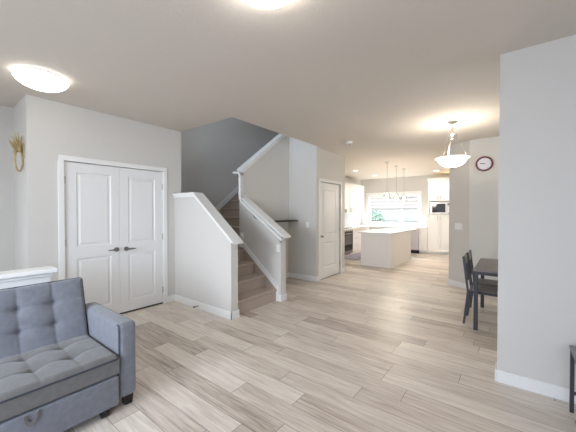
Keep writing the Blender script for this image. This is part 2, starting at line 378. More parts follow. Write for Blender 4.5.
# ------------------------------------------------------------------ kitchen window and what lies outside
b = BM()
for q in ((2.54, 4.62, 2.10, 2.19), (2.54, 4.62, .90, .99), (2.54, 2.62, .99, 2.10), (4.54, 4.62, .99, 2.10)): box(b, 11.18, 11.2, *q, .003, 1)
win = struct('window_1', b, 'trim')
b = BM()
for q in ((2.62, 4.52, 2.06, 2.10), (2.62, 4.52, .99, 1.035), (2.62, 2.66, 1.03, 2.06), (4.48, 4.52, 1.03, 2.06), (3.25, 3.29, 1.03, 2.06)): box(b, 11.27, 11.32, *q)
obj('window_frame', b, 'trim', win)
b = BM(); box(b, 11.29, 11.296, 2.64, 4.50, 1.0, 2.09); obj('window_pane', b, 'glass', win)
t = thing('roller_blind', 'white banded roller blind half drawn over the kitchen window', 'blind', (11.24, 3.57, 1.52))
b = BM(); box(b, 11.232, 11.236, 2.66, 4.48, 1.55, 2.04); obj('blind_fabric', b, 'blind', t)
b = BM(); box(b, 11.20, 11.262, 2.645, 4.495, 2.03, 2.098, .008); obj('headrail', b, 'plastic', t)
b = BM(); box(b, 11.224, 11.244, 2.66, 4.48, 1.525, 1.555, .006); obj('bottom_rail', b, 'steel', t)
struct('floor_outside', box(BM(), 11.5, 30, -8, 16, -.7, -.6), 'grass')
t = thing('garden_fence', 'grey board fence across the yard outside the window', 'fence', (20, 4, -.6))
for i in range(7):
    b = BM(); box(b, 19.95, 20.05, -5.05+3*i, -4.95+3*i, -.6, .95); obj('fence_post', b, 'fence', t)
for i in range(6):
    b = BM()
    for k in range(18): box(b, 19.98, 20.0, -4.94+3*i+k*.16, -4.80+3*i+k*.16, -.5, .85)
    obj('fence_panel', b, 'fence', t)
t = thing('garden_shrub', 'leafy green shrub seen through lower left of kitchen window', 'shrub', (13.2, 5.0, -.6))
b = BM(); tube(b, [(13.2, 5.0, -.6), (13.21, 5.02, .3), (13.2, 5.0, 1.2)], [.03, .024, .012], 8)
for k in range(7): a = k*2.4; tube(b, [(13.2, 5.0, .2+.12*k), (13.2+.25*math.cos(a), 5.0+.28*math.sin(a), .55+.12*k)], [.012, .006], 6)
obj('stem', b, 'bark', t)
b = BM()
for k in range(420):
    while True:
        p = Vector((random.uniform(-1, 1), random.uniform(-1, 1), random.uniform(-1, 1)))
        if p.length < 1: break
    c = Vector((13.2, 5.0, .95)) + Vector((p.x*.36, p.y*.40, p.z*.62)); s = random.uniform(.035, .06)
    R = Matrix.Rotation(random.uniform(0, 6.28), 3, 'Z') @ Matrix.Rotation(random.uniform(-1, 1), 3, 'X')
    vv = [b.verts.new(c + R @ Vector(q)*s) for q in ((-1.3, 0, 0), (-.3, .5, .12), (.9, .35, .1), (1.5, 0, -.1), (.9, -.35, .1), (-.3, -.5, .12))]
    b.faces.new(vv)
obj('foliage', b, 'leaf', t)

# ------------------------------------------------------------------ stairs
st = thing('staircase', 'brown carpeted staircase turning right between white capped half walls', 'staircase', (3.13, 2.99, 0))
RS, RN = .19, .25
def step_low(k):
    y = 2.99 + RN*(k-1); z = RS*k; b = BM()
    y1 = 5.279 if k == 4 else y + RN + .03
    pr = [(y, z-RS), (y, z-.045), (y-.018, z-.03), (y-.022, z-.012), (y-.012, z), (y1, z), (y1, z-RS)]
    if k < 4: prism(b, pr, 'x', 2.695, 3.565)
    else:
        prism(b, pr, 'x', 2.695, 3.565)
        box(b, 3.565, 3.60, 3.97, 5.279, z-RS, z); box(b, 3.565, 3.68, 3.85, 3.97, z-RS, z)
    return b
for k in range(1, 4): obj('step', step_low(k), 'carpet', st)
obj('landing', step_low(4), 'carpet', st)
for k in range(1, 9):
    x = 3.6 + RN*(k-1); z = .76 + RS*k; x1 = x+RN+.03; b = BM()
    prism(b, [(x, z-RS), (x, z-.045), (x-.018, z-.03), (x-.022, z-.012), (x-.012, z), (x1, z), (x1, z-RS)], 'y', 3.97, 5.279); obj('step', b, 'carpet', st)
b = BM(); prism(b, [(2.995, 0), (2.99, .195), (3.75, .80), (3.85, .80), (3.85, .0)], 'x', 3.566, 3.58); obj('stringer', b, 'carpet', st)
b = BM(); prism(b, [(3.40, .765), (3.40, .785), (5.62, .785+2.22*.76), (5.62, 2.0), (4.0, .765)], 'y', 5.283, 5.2995); obj('stringer', b, 'carpet', st)
# handrail
hr = thing('handrail', 'white painted handrail along right low wall of the stairs', 'handrail', (3.53, 2.83, 1.0))
def rrect_tube(b, pts, w, h):
    pts = [Vector(p) for p in pts]; tube(b, pts, w, 12)
b = BM(); tube(b, [(3.525, 2.835, .985), (3.525, 3.0, 1.10), (3.525, 3.4, 1.372), (3.525, 3.74, 1.60), (3.525, 3.785, 1.66), (3.525, 3.79, 1.75), (3.525, 3.79, 2.04), (3.525, 3.80, 2.105), (3.525, 3.84, 2.125), (3.525, 3.95, 2.135)], .022, 12); obj('rail', b, 'trim', hr, True)
for y, z in ((2.90, 1.03), (3.45, 1.405)):
    b = BM(); cyl(b, (3.58, y, z-.06), (3.572, y, z-.06), .03, 16); tube(b, [(3.575, y, z-.06), (3.54, y, z-.06), (3.525, y, z-.02)], .008, 8); o = obj('rail_bracket', b, 'chrome', hr, True)

def plate(name, label, cat, face, u, v, z, w, h, kind):
    """wall plate. face 'x-': on plane X=u facing -X, centred (u, v, z)"""
    t = thing(name, label, cat, (u, v, z-h/2))
    b = BM(); box(b, u-.006, u, v-w/2, v+w/2, z-h/2, z+h/2, .003, 2); obj('cover_plate', b, 'plate', t)
    n = max(1, round(w/.07))
    for i in range(n):
        c = v + (i-(n-1)/2)*.046
        if kind == 'switch':
            b = BM(); prism(b, [(u-.006, z-.033), (u-.010, z-.033), (u-.014, z+.033), (u-.006, z+.033)], 'y', c-.016, c+.016); obj('rocker', b, 'plastic', t)
        else:
            for dz in (-.02, .02):
                b = BM(); box(b, u-.009, u-.006, c-.016, c+.016, z+dz-.014, z+dz+.014, .003, 2); obj('socket', b, 'plastic', t)
    return t
plate('light_switch', 'white light switch on stair wall under the handrail end', 'light switch', 'x-', 3.58, 2.955, .845, .075, .118, 'switch')
plate('light_switch', 'white light switch on alcove wall left of pantry door', 'light switch', 'x-', 5.03, 3.36, 1.16, .075, .118, 'switch')
b = BM(); box(b, 3.545, 3.58, 3.755, 3.815, .985, 1.05, .012, 3); box(b, 3.572, 3.58, 3.748, 3.822, .945, 1.065, .004); tag(obj('plug_in_night_light', b, 'plastic'), 'small white plug-in light on stair wall near the landing', 'night light')
t = thing('door_stop', 'small dark spring door stop on half wall baseboard', 'door stop', (2.551, 3.63, .03))
b = BM(); tube(b, [(2.551, 3.63, .05), (2.486, 3.63, .05)], .006, 10); obj('spring', b, 'metal', t, True)
b = BM(); cyl(b, (2.488, 3.63, .05), (2.468, 3.63, .05), .011, 14); obj('rubber_tip', b, 'black', t, True)
b = BM(); box(b, 3.95, 5.029, 3.60, 3.849, 1.23, 1.26, .003); tag(obj('wall_shelf', b, 'darkwood'), 'dark wood floating shelf in the alcove under the stairs', 'shelf')

# ------------------------------------------------------------------ lamps on the ceilings
def flush_light(x, y, label, gl='flushglass'):
    t = thing('ceiling_light', label, 'ceiling light', (x, y, H-.13), 'round glass ceiling lights in the living room')
    b = BM(); lathe(b, [(0, H), (.17, H), (.185, H-.012), (.18, H-.03), (.0, H-.03)], (x, y, 0), 40); obj('ceiling_pan', b, 'plastic', t, True)
    b = BM(); lathe(b, [(.205, H-.028), (.21, H-.036), (.195, H-.06), (.155, H-.09), (.10, H-.112), (.05, H-.122), (0, H-.125)], (x, y, 0), 48); obj('glass_dome', b, gl, t, True)
    for a in (.6, 2.7, 4.8):
        b = BM(); cyl(b, (x+.2*math.cos(a), y+.2*math.sin(a), H-.026), (x+.2*math.cos(a), y+.2*math.sin(a), H-.045), .009, 12); obj('retaining_clip', b, 'chrome', t, True)
    return t
flush_light(.775, 3.60, 'round white glass ceiling light above the closet end wall, left')
flush_light(1.193, 1.073, 'round white glass ceiling light cut off by top of the photo', 'frontglass')
t = thing('smoke_detector', 'small round white smoke detector on the ceiling before the kitchen', 'smoke detector', (5.0, 2.4, H-.04))
b = BM(); lathe(b, [(.0, H), (.066, H), (.066, H-.012), (.058, H-.03), (.03, H-.04), (0, H-.04)], (5.0, 2.4, 0), 32); obj('detector_body', b, 'plastic', t, True)
b = BM(); lathe(b, [(0, H-.039), (.012, H-.039), (.011, H-.045), (0, H-.045)], (5.02, 2.4, 0), 16); obj('test_button', b, 'black', t)
# bowl pendant over the dining table
cx, cy = 4.80, .68
t = thing('bowl_chandelier', 'white alabaster glass bowl chandelier hanging on three rods over dining table', 'chandelier', (cx, cy, 2.06))
b = BM(); lathe(b, [(0, H), (.066, H), (.064, H-.012), (.03, H-.026), (.012, H-.032), (0, H-.032)], (cx, cy, 0), 32); obj('ceiling_canopy', b, 'chrome', t, True)
b = BM()
for i in range(4):
    z = H-.045-.03*i; pts = []
    for k in range(12):
        a = 2*PI*k/12; u = .011*math.cos(a); v = .02*math.sin(a)
        pts.append((cx+(u if i % 2 else 0), cy+(0 if i % 2 else u), z+v))
    tube(b, pts, .003, 6, True)
obj('chain', b, 'chrome', t, True)
b = BM(); lathe(b, [(0, 2.60), (.012, 2.595), (.016, 2.575), (.045, 2.565), (.05, 2.55), (.028, 2.535), (.014, 2.52), (.02, 2.505), (.012, 2.49), (0, 2.485)], (cx, cy, 0), 24)
for k in range(3):
    a = 2*PI*k/3 + .5; tube(b, [(cx+.03*math.cos(a), cy+.03*math.sin(a), 2.555), (cx+.055*math.cos(a), cy+.055*math.sin(a), 2.55), (cx+.06*math.cos(a), cy+.06*math.sin(a), 2.525)], .006, 8)
obj('hub', b, 'chrome', t, True)
for k in range(3):
    a = 2*PI*k/3 + .5
    b = BM(); tube(b, [(cx+.058*math.cos(a), cy+.058*math.sin(a), 2.535), (cx+.195*math.cos(a), cy+.195*math.sin(a), 2.20)], .0045, 8); obj('rod', b, 'chrome', t, True)
b = BM(); lathe(b, [(.218, 2.216), (.222, 2.210), (.198, 2.198), (.18, 2.165), (.15, 2.125), (.10, 2.095), (.05, 2.082), (0, 2.08), (0, 2.088), (.05, 2.09), (.10, 2.103), (.145, 2.132), (.178, 2.168), (.192, 2.203), (.218, 2.216)], (cx, cy, 0), 48); obj('glass_bowl', b, 'bowlglass', t, True)
b = BM(); lathe(b, [(0, 2.08), (.018, 2.078), (.014, 2.066), (.006, 2.055), (0, 2.052)], (cx, cy, 0), 20); obj('finial', b, 'chrome', t, True)
point('chandelier_bulb', (cx, cy, 2.24), 19, (1, .92, .82), .06)
# island pendants
PX = [(7.62, 'nearest of the three glass pendant lights over the island'), (8.41, 'middle one of the three glass pendant lights over the island'), (9.14, 'farthest of the three glass pendant lights over the island')]
pend = thing('pendant_light', PX[0][1], 'pendant light', (PX[0][0], 2.58, 1.77), 'pendant lights over the kitchen island')
x, y = PX[0][0], 2.58
b = BM(); lathe(b, [(0, H), (.06, H), (.06, H-.018), (.01, H-.025), (0, H-.025)], (x, y, 0), 24); obj('ceiling_canopy', b, 'chrome', pend, True)
b = BM(); cyl(b, (x, y, H-.02), (x, y, 1.96), .007, 10); obj('rod', b, 'chrome', pend, True)
b = BM(); lathe(b, [(0, 1.985), (.022, 1.98), (.024, 1.935), (0, 1.93)], (x, y, 0), 20); obj('socket', b, 'chrome', pend, True)
b = BM(); lathe(b, [(.024, 1.965), (.045, 1.95), (.075, 1.90), (.092, 1.83), (.098, 1.775), (.095, 1.775), (.089, 1.83), (.072, 1.898), (.043, 1.946), (.024, 1.961)], (x, y, 0), 32); obj('glass_shade', b, 'shade', pend, True)
b = BM(); lathe(b, [(0, 1.935), (.014, 1.925), (.02, 1.90), (.034, 1.87), (.036, 1.845), (.025, 1.82), (0, 1.81)], (x, y, 0), 20); obj('bulb', b, 'bulb', pend, True)
for px, lab in PX[1:]: dup(pend, (px, 2.58, 1.77), lab)
for px, _ in PX: point('pendant_bulb', (px, 2.58, 1.76), 18, (1, .89, .74), .06)
# recessed lights in the kitchen ceiling
RL = [(8.54, 3.89, 'recessed ceiling light nearest the pantry corner in kitchen'), (10.12, 3.88, 'recessed ceiling light near the kitchen window upper left'), (10.1, 1.86, 'recessed ceiling light in front of the tall cabinet')]
rl = thing('recessed_light', RL[0][2], 'recessed light', (RL[0][0], RL[0][1], H-.01), 'recessed lights in the kitchen ceiling')
x, y = RL[0][:2]
b = BM(); lathe(b, [(.065, H-.001), (.085, H-.001), (.088, H-.006), (.066, H-.009), (.065, H-.001)], (x, y, 0), 32); obj('trim_ring', b, 'plastic', rl, True)
b = BM(); lathe(b, [(0, H-.002), (.066, H-.002), (.066, H-.006), (0, H-.006)], (x, y, 0), 32); obj('lens', b, 'ledlens', rl, True)
for q in RL[1:]: dup(rl, (q[0], q[1], H-.01), q[2])
for q in RL: point('recessed_bulb', (q[0], q[1], H-.03), 20, (.97, .98, 1), .06, 150)
point('recessed_bulb', (8.4, 1.86, H-.03), 20, (.97, .98, 1), .06, 150)

# ------------------------------------------------------------------ sofa
so = thing('sofa_bed', 'blue-grey tufted velvet sofa bed with slim arms and pull-out base', 'sofa', (.255, 2.62, 0))
AX0, AX1 = .89, 1.02; SL, SR = -.375, .885
def tufted(name, org, eu, ev, en, W, Hh, T, us, vsn, m, puff=.03, res=.0105, backT=None):
    """padded slab: front grid W x Hh, crowned, dimpled at buttons, creased along seams"""
    org, eu, ev, en = map(Vector, (org, eu, ev, en)); b = BM(); nu = int(W/res); nv = int(Hh/res)
    us = list(us); vsn = list(vsn)
    def dep(u, v):
        edge = min(u, W-u, v, Hh-v); r = .035
        z = 0 if edge >= r else -(r - math.sqrt(max(0, r*r-(r-edge)**2)))*.9
        for a in us: z -= .006*math.exp(-((u-a)/.008)**2)
        for c in vsn: z -= .004*math.exp(-((v-c)/.012)**2)
        for a in us:
            for c in vsn:
                du, dv = u-a, v-c
                z -= .018*math.exp(-(math.hypot(du, dv)/.018)**2) + .014*math.exp(-(math.hypot(du, dv)/.06)**2) + .010*math.exp(-(du/.05)**2-(dv/.011)**2)
        z += puff*.16*abs(math.sin(PI*(u-us[0])/(us[1]-us[0])))
        return z
    G = [[b.verts.new(org + eu*(W*i/nu) + ev*(Hh*j/nv) + en*(T+dep(W*i/nu, Hh*j/nv))) for j in range(nv+1)] for i in range(nu+1)]
    for i in range(nu):
        for j in range(nv): b.faces.new((G[i][j], G[i+1][j], G[i+1][j+1], G[i][j+1]))
    ring = [G[i][0] for i in range(nu+1)] + [G[nu][j] for j in range(1, nv+1)] + [G[i][nv] for i in range(nu-1, -1, -1)] + [G[0][j] for j in range(nv-1, 0, -1)]
    back = []
    for v in ring:
        d = (v.co-org).dot(en); back.append(b.verts.new(v.co - en*d))
    n = len(ring)
    for k in range(n): b.faces.new((ring[k], back[k], back[(k+1) % n], ring[(k+1) % n]))
    b.faces.new(back)
    bmesh.ops.recalc_face_normals(b, faces=b.faces[:])
    o = obj(name, b, m, so, True)
    # piping round the face
    c = .02; pts = []
    for (cu, cv, a0) in ((W-c, Hh-c, 0), (c, Hh-c, PI/2), (c, c, PI), (W-c, c, 1.5*PI)):
        for k in range(5): a = a0 + k*PI/8; pts.append((cu+c*math.cos(a), cv+c*math.sin(a)))
    P3 = []
    for k in range(len(pts)):
        p, q = pts[k], pts[(k+1) % len(pts)]
        for s in range(4): P3.append((p[0]+(q[0]-p[0])*s/4, p[1]+(q[1]-p[1])*s/4))
    b = BM(); tube(b, [org + eu*(u) + ev*(v) + en*(T-.031) for u, v in P3], .0055, 8, True)
    pp = obj('piping', b, 'piping', o, True); pp['label'] = 'dark piping'
    for a in us:
        for cc in vsn:
            b = BM(); ctr = org + eu*a + ev*cc + en*(T+dep(a, cc)+.001)
            R = Matrix((eu, ev, en)).transposed()
            lathe(b, [(0, .007), (.007, .006), (.011, .002), (.011, -.004), (0, -.005)], ctr, 12, R); obj('button', b, 'sofa', o, True)
    return o
rk = math.atan2(.145, .47); ev = Vector((0, math.sin(rk), math.cos(rk))); en = Vector((0, -math.cos(rk), math.sin(rk)))
bt = [.67, .46, .25, .04, -.17]
T = .15
org = Vector((SL, 2.755, .385)) - en*T
tufted('back_cushion', org, (1, 0, 0), ev, en, SR-SL, .51, T, [x-SL for x in bt[::-1]], [.185, .345], 'sofa')
tufted('seat_cushion', (SL, 2.195, .285), (1, 0, 0), (0, 1, 0), (0, 0, 1), SR-SL, .60, .135, [x-SL for x in bt[::-1]], [.24, .47], 'sofaseat', puff=.025)
for s, (x0, x1) in enumerate(((AX0, AX1), (-.51, -.38))):
    b = BM(); box(b, x0, x1, 2.215, 3.0, .07, .62, .038, 5); a = obj('arm', b, 'sofa', so, True)
    xe = x0+.004 if s == 0 else x1-.004
    b = BM(); tube(b, [(xe, 2.227, .075), (xe, 2.225, .58), (xe, 2.232, .605), (xe, 2.25, .612)], .005, 8); obj('piping', b, 'pipingarm', a, True)
b = BM(); box(b, SL, SR, 2.24, 2.98, .07, .283); obj('base_frame', b, 'sofa', so)
b = BM(); box(b, SL+.004, SR-.004, 2.19, 2.235, .062, .268, .012, 3); dr = obj('pull_out_front', b, 'sofa', so, True)
for xq in (.405, .105):
    b = BM(); n = 14; path = [(xq-.035+.035*(1-math.cos(PI*k/n)), .268-.075*math.sin(PI*k/n)) for k in range(n+1)]
    pr = [(x, z) for x, z in path] + [(xq+(x-xq)*.62, .27-(.27-z)*.62) for x, z in path[::-1]]
    prism(b, pr, 'y', 2.176, 2.189); obj('pull_loop', b, 'sofaseat', dr)
b = BM(); box(b, SL, SR, 2.92, 3.03, .07, .70, .02, 2); obj('back_frame', b, 'sofa', so, True)
def foot(x, y, name='foot'):
    b = BM(); A = [(-.032, -.032), (.032, -.032), (.032, .032), (-.032, .032)]
    top = [b.verts.new((x+u, y+v, .075)) for u, v in A]; bot = [b.verts.new((x+u*.78, y+v*.78, 0)) for u, v in A]
    b.faces.new(top); b.faces.new(bot[::-1])
    for k in range(4): b.faces.new((top[k], bot[k], bot[(k+1) % 4], top[(k+1) % 4]))
    bmesh.ops.recalc_face_normals(b, faces=b.faces[:]); o = obj(name, b, 'black', so); o['label'] = 'black foot'
for x in (.968, -.45):
    for y in (2.27, 2.93): foot(x, y)
for x in (.80, -.29):
    b = BM(); cyl(b, (x-.02, 2.235, .035), (x+.02, 2.235, .035), .035, 16); box(b, x-.012, x+.012, 2.22, 2.25, .04, .075); o = obj('caster', b, 'black', so, True); o['label'] = 'black caster'

# ------------------------------------------------------------------ wall ornament in the entry
ox, oy = .784, 4.42
t = thing('wall_ornament', 'gold wall ornament with spiky crown above an open oval loop', 'wall ornament', (ox, oy, 1.90))
od_ = Vector((-.75, -.66, 0))          # the way the ornament stands out from the wall
oc = Vector((ox-.012, oy, 2.005))
b = BM(); tube(b, [oc + od_*(.050+.050*math.cos(2*PI*k/40)) + Vector((0, 0, .115*math.sin(2*PI*k/40))) for k in range(40)], .0095, 10, True); obj('oval_loop', b, 'gold', t, True)
b = BM()
for k in range(7):
    a = (k-3)*.26; ln = (.14, .175, .20, .215, .205, .185, .15)[k]
    p0 = oc + od_*(.05+.012*(k-3)) + Vector((0, 0, .11)); p2 = p0 + od_*(math.sin(a)*.13) + Vector((0, 0, math.cos(a)*ln)); p1 = (p0+p2)/2 + od_*(.012*(k-3)/3)
    tube(b, [p0, p1, p2], [.011, .0115, .0015], 8)
obj('spiky_crown', b, 'gold', t, True)
b = BM(); lathe(b, [(0, -.03), (.018, -.022), (.026, 0), (.018, .022), (0, .03)], oc + od_*.05 + Vector((0, 0, .125)), 16); obj('knob', b, 'gold', t, True)
b = BM(); box(b, ox-.014, ox, oy-.03, oy+.03, 2.04, 2.2, .004, 2); obj('back_plate', b, 'gold', t)
for sgn in (-1, 1):
    b = BM(); q = oc + od_*(.05+sgn*.045) + Vector((0, 0, .06)); tube(b, [q, q+od_*(sgn*.018)+Vector((0, 0, .03)), q+od_*(sgn*.02)+Vector((0, 0, .07))], [.009, .008, .002], 8); obj('curled_leaf', b, 'gold', t, True)

# ------------------------------------------------------------------ clock and switch on the dining wall
kx, ky, kz = 6.2, .376, 2.285
t = thing('wall_clock', 'round wall clock with dark red rim on the dining wall', 'clock', (kx, ky, kz-.14))
RX = Matrix.Rotation(-PI/2, 3, 'Y')
b = BM(); lathe(b, [(.104, .0), (.130, .0), (.133, .015), (.128, .034), (.115, .036), (.104, .022), (.104, 0)], (kx, ky, kz), 48, RX); obj('rim', b, 'clockred', t, True)
b = BM(); lathe(b, [(0, .002), (.106, .002), (.106, .014), (0, .014)], (kx, ky, kz), 48, RX); obj('dial', b, 'clockface', t)
for k in range(12):
    b = BM(); a = 2*PI*k/12; y_, z_ = ky+.094*math.sin(a), kz+.094*math.cos(a); bar(b, (kx-.015, ky+.086*math.sin(a), kz+.086*math.cos(a)), (kx-.015, ky+.102*math.sin(a), kz+.102*math.cos(a)), .005, .002); obj('hour_mark', b, 'black', t)
b = BM(); bar(b, (kx-.018, ky-.012, kz), (kx-.018, ky+.055, kz+.004), .012, .003); obj('hour_hand', b, 'black', t)
b = BM(); bar(b, (kx-.021, ky-.015, kz-.002), (kx-.021, ky+.07, kz+.012), .007, .003); obj('minute_hand', b, 'black', t)
# switch plate on the angled piece of wall
t = thing('light_switch', 'wide white triple light switch on the angled wall beside kitchen', 'light switch', (6.335, .79, 1.09))
th = math.atan2(.36, .25); uu = Vector((math.cos(th), math.sin(th), 0)); nn = Vector((-math.sin(th), math.cos(th), 0)); c0 = Vector((6.325, .78, 1.155))
def slab_on(b, c, hw, z0, z1, d0, d1):
    vv = []
    for d in (d0, d1):
        for su, z in ((-hw, z0), (hw, z0), (hw, z1), (-hw, z1)):
            p = c + uu*su + nn*d; vv.append(b.verts.new((p.x, p.y, z)))
    for f in ((0, 1, 2, 3), (7, 6, 5, 4), (0, 4, 5, 1), (1, 5, 6, 2), (2, 6, 7, 3), (3, 7, 4, 0)): b.faces.new([vv[i] for i in f])
    bmesh.ops.recalc_face_normals(b, faces=b.faces[:])
b = BM(); slab_on(b, c0, .082, 1.095, 1.215, 0, .006); obj('cover_plate', b, 'plate', t)
for k in (-1, 0, 1): b = BM(); slab_on(b, c0+uu*.046*k, .016, 1.122, 1.188, .006, .011); obj('rocker', b, 'plastic', t)

# ------------------------------------------------------------------ dining set
t = thing('dining_table', 'dark grey wood topped dining table on square metal legs', 'table', (4.68, 0, 0))
TX0, TX1, TY0, TY1 = 4.13, 5.23, -.36, .355
b = BM(); box(b, TX0, TX1, TY0, TY1, .715, .735, .003, 2); obj('tabletop', b, 'tabletop', t)
b = BM(); box(b, TX0+.01, TX1-.01, TY1-.04, TY1-.01, .675, .715); box(b, TX0+.01, TX1-.01, TY0+.01, TY0+.04, .675, .715); box(b, TX0+.01, TX0+.04, TY0+.04, TY1-.04, .675, .715); box(b, TX1-.04, TX1-.01, TY0+.04, TY1-.04, .675, .715); obj('apron_frame', b, 'metal', t)
for x in (TX0+.03, TX1-.03):
    for y in (TY0+.03, TY1-.03): b = BM(); box(b, x-.022, x+.022, y-.022, y+.022, 0, .715, .003, 1); obj('leg', b, 'metal', t)
ch = thing('dining_chair', 'dark metal dining chair tucked under the table, nearer of two', 'chair', (4.465, .27, 0), 'dining chairs tucked under the table')
x0, x1 = 4.29, 4.655; yb, yf = .42, .02
b = BM(); box(b, x0+.012, x1-.012, yf-.01, yb-.012, .435, .455, .006, 2); obj('seat', b, 'seatwood', ch)
b = BM(); box(b, x0, x1, yb-.03, yb-.005, .405, .435); box(b, x0, x1, yf, yf+.025, .405, .435); box(b, x0, x0+.024, yf+.025, yb-.03, .405, .435); box(b, x1-.024, x1, yf+.025, yb-.03, .405, .435); obj('seat_frame', b, 'metal', ch)
for x in (x0+.012, x1-.012):
    b = BM(); bar(b, (x, yb+.045, 0), (x, yb, .42), .024, .024); bar(b, (x, yb, .405), (x, yb+.055, .86), .024, .024); obj('leg', b, 'metal', ch)
    b = BM(); bar(b, (x, yf+.005, 0), (x, yf+.012, .405), .024, .024); obj('leg', b, 'metal', ch)
b = BM(); prism(b, [(yb+.038, .745), (yb+.054, .745), (yb+.064, .85), (yb+.048, .85)], 'x', x0+.02, x1-.02); obj('back_rail', b, 'seatwood', ch)
b = BM(); prism(b, [(yb+.008, .545), (yb+.02, .545), (yb+.028, .60), (yb+.016, .60)], 'x', x0+.02, x1-.02); obj('back_rail', b, 'metal', ch)
for x in (x0+.13, x1-.13):
    b = BM(); bar(b, (x, yb+.022, .58), (x, yb+.046, .76), .03, .012); obj('back_slat', b, 'metal', ch)
dup(ch, (4.465+.443, .27, 0), 'dark metal dining chair tucked under the table, farther of two')
# low table by the right wall
t = thing('side_table', 'low grey topped side table with dark metal frame by right wall', 'side table', (2.62, -.62, 0))
X0, X1, Y0, Y1 = 2.36, 2.875, -.92, -.343
b = BM(); box(b, X0, X1, Y0, Y1, .455, .475, .003, 2); obj('tabletop', b, 'greywood', t)
b = BM(); box(b, X0+.004, X1-.004, Y1-.024, Y1-.004, .432, .455); box(b, X0+.004, X1-.004, Y0+.004, Y0+.024, .432, .455); box(b, X0+.004, X0+.024, Y0+.024, Y1-.024, .432, .455); box(b, X1-.024, X1-.004, Y0+.024, Y1-.024, .432, .455); obj('top_frame', b, 'metal', t)
for x in (X0+.015, X1-.015):
    for y in (Y0+.015, Y1-.015): b = BM(); box(b, x-.011, x+.011, y-.011, y+.011, 0, .432); obj('leg', b, 'metal', t)
for xa in (X1-.026, X0+.004): b = BM(); box(b, xa, xa+.022, Y0+.026, Y1-.026, .13, .148); obj('stretcher', b, 'metal', t)

# ------------------------------------------------------------------ kitchen
def shaker(b, ax, u0, u1, z0, z1, f, t=.02, rail=.055):
    """shaker front: ax 'x-' lies on plane X=f facing -X with u=Y ; 'y-' on plane Y=f facing -Y with u=X"""
    def bx(a, c, d, e, p, q): box(b, p, q, a, c, d, e) if ax == 'x-' else box(b, a, c, p, q, d, e)
    g = .002; u0 += g; u1 -= g; z0 += g; z1 -= g
    if ax == 'y+':
        pass
    bx(u0, u1, z0, z1, f-t*.55, f)
    bx(u0, u0+rail, z0, z1, f-t, f-t*.55); bx(u1-rail, u1, z0, z1, f-t, f-t*.55); bx(u0+rail, u1-rail, z0, z0+rail, f-t, f-t*.55); bx(u0+rail, u1-rail, z1-rail, z1, f-t, f-t*.55)
def pull(parent, ax, u, z, f, vert=True, ln=.14):
    b = BM(); h = ln/2
    P = lambda uu_, zz, d: (f-d, uu_, zz) if ax == 'x-' else (uu_, f-d, zz)
    if vert: tube(b, [P(u, z-h, .03), P(u, z+h, .03)], .006, 8); tube(b, [P(u, z-h*.7, 0), P(u, z-h*.7, .03)], .005, 6); tube(b, [P(u, z+h*.7, 0), P(u, z+h*.7, .03)], .005, 6)
    else: tube(b, [P(u-h, z, .03), P(u+h, z, .03)], .006, 8); tube(b, [P(u-h*.7, z, 0), P(u-h*.7, z, .03)], .005, 6); tube(b, [P(u+h*.7, z, 0), P(u+h*.7, z, .03)], .005, 6)
    o = obj('handle', b, 'chrome', parent, True)
def front(parent, name, ax, u0, u1, z0, z1, f, hu=None, hz=None, vert=True):
    b = BM(); shaker(b, ax, u0, u1, z0, z1, f); o = obj(name, b, 'cab', parent)
    if hu is not None: pull(o, ax, hu, hz, f-.02, vert)
    return o
CT = .90   # worktop height
# island
t = thing('kitchen_island', 'white panelled kitchen island with white stone top', 'kitchen island', (8.28, 2.79, 0))
b = BM(); box(b, 7.38, 9.22, 2.41, 3.17, .0, CT-.035); obj('body', b, 'cab', t)
b = BM(); box(b, 7.36, 7.38, 2.39, 3.19, 0, CT-.035, .002, 1); obj('end_panel', b, 'cab', t)
for x in (7.38, 8.30):
    b = BM(); box(b, x+.002, x+.918, 2.39, 2.41, 0, CT-.035, .002, 1); obj('side_panel', b, 'cab', t)
b = BM(); box(b, 7.30, 9.84, 2.36, 3.25, CT-.035, CT, .004, 2); obj('countertop', b, 'quartz', t)
# left run: range, hood, base cabinets, wall cabinets
YF = 4.24
t = thing('kitchen_range', 'stainless kitchen range with black glass oven door', 'range', (8.68, 4.5, 0))
RX0, RX1 = 8.30, 9.06
b = BM(); box(b, RX0, RX1, YF, 4.86, .06, CT-.01); box(b, RX0+.03, RX1-.03, YF+.06, 4.8, 0, .06); obj('body', b, 'steel', t)
b = BM(); box(b, RX0+.01, RX1-.01, YF-.035, YF, .16, .80, .006, 2); od = obj('oven_door', b, 'blackglass', t)
b = BM(); box(b, RX0+.11, RX1-.11, YF-.038, YF-.035, .36, .66); o = obj('door_window', b, 'ovenglass', od); o['label'] = 'grey oven window'
b = BM(); tube(b, [(RX0+.06, YF-.075, .72), (RX1-.06, YF-.075, .72)], .011, 10); tube(b, [(RX0+.09, YF-.03, .72), (RX0+.09, YF-.075, .72)], .008, 8); tube(b, [(RX1-.09, YF-.03, .72), (RX1-.09, YF-.075, .72)], .008, 8); obj('handle', b, 'steel', od, True)
b = BM(); box(b, RX0+.01, RX1-.01, YF-.03, YF, .065, .15, .006, 2); obj('warming_drawer', b, 'steel', t)
b = BM(); box(b, RX0, RX1, YF-.03, YF, .81, CT-.01, .006, 2); obj('control_panel', b, 'plastic', t)
for i in range(5):
    x = RX0+.1+i*.14; b = BM(); cyl(b, (x, YF-.03, .835), (x, YF-.06, .835), .02, 16); obj('knob', b, 'steel', t, True)
b = BM(); box(b, RX0+.01, RX1-.01, YF, 4.8, CT-.01, CT+.004, .003, 1); obj('cooktop', b, 'blackglass', t)
b = BM(); box(b, RX0, RX1, 4.8, 4.86, CT-.01, CT+.09, .004, 1); obj('backguard', b, 'steel', t)
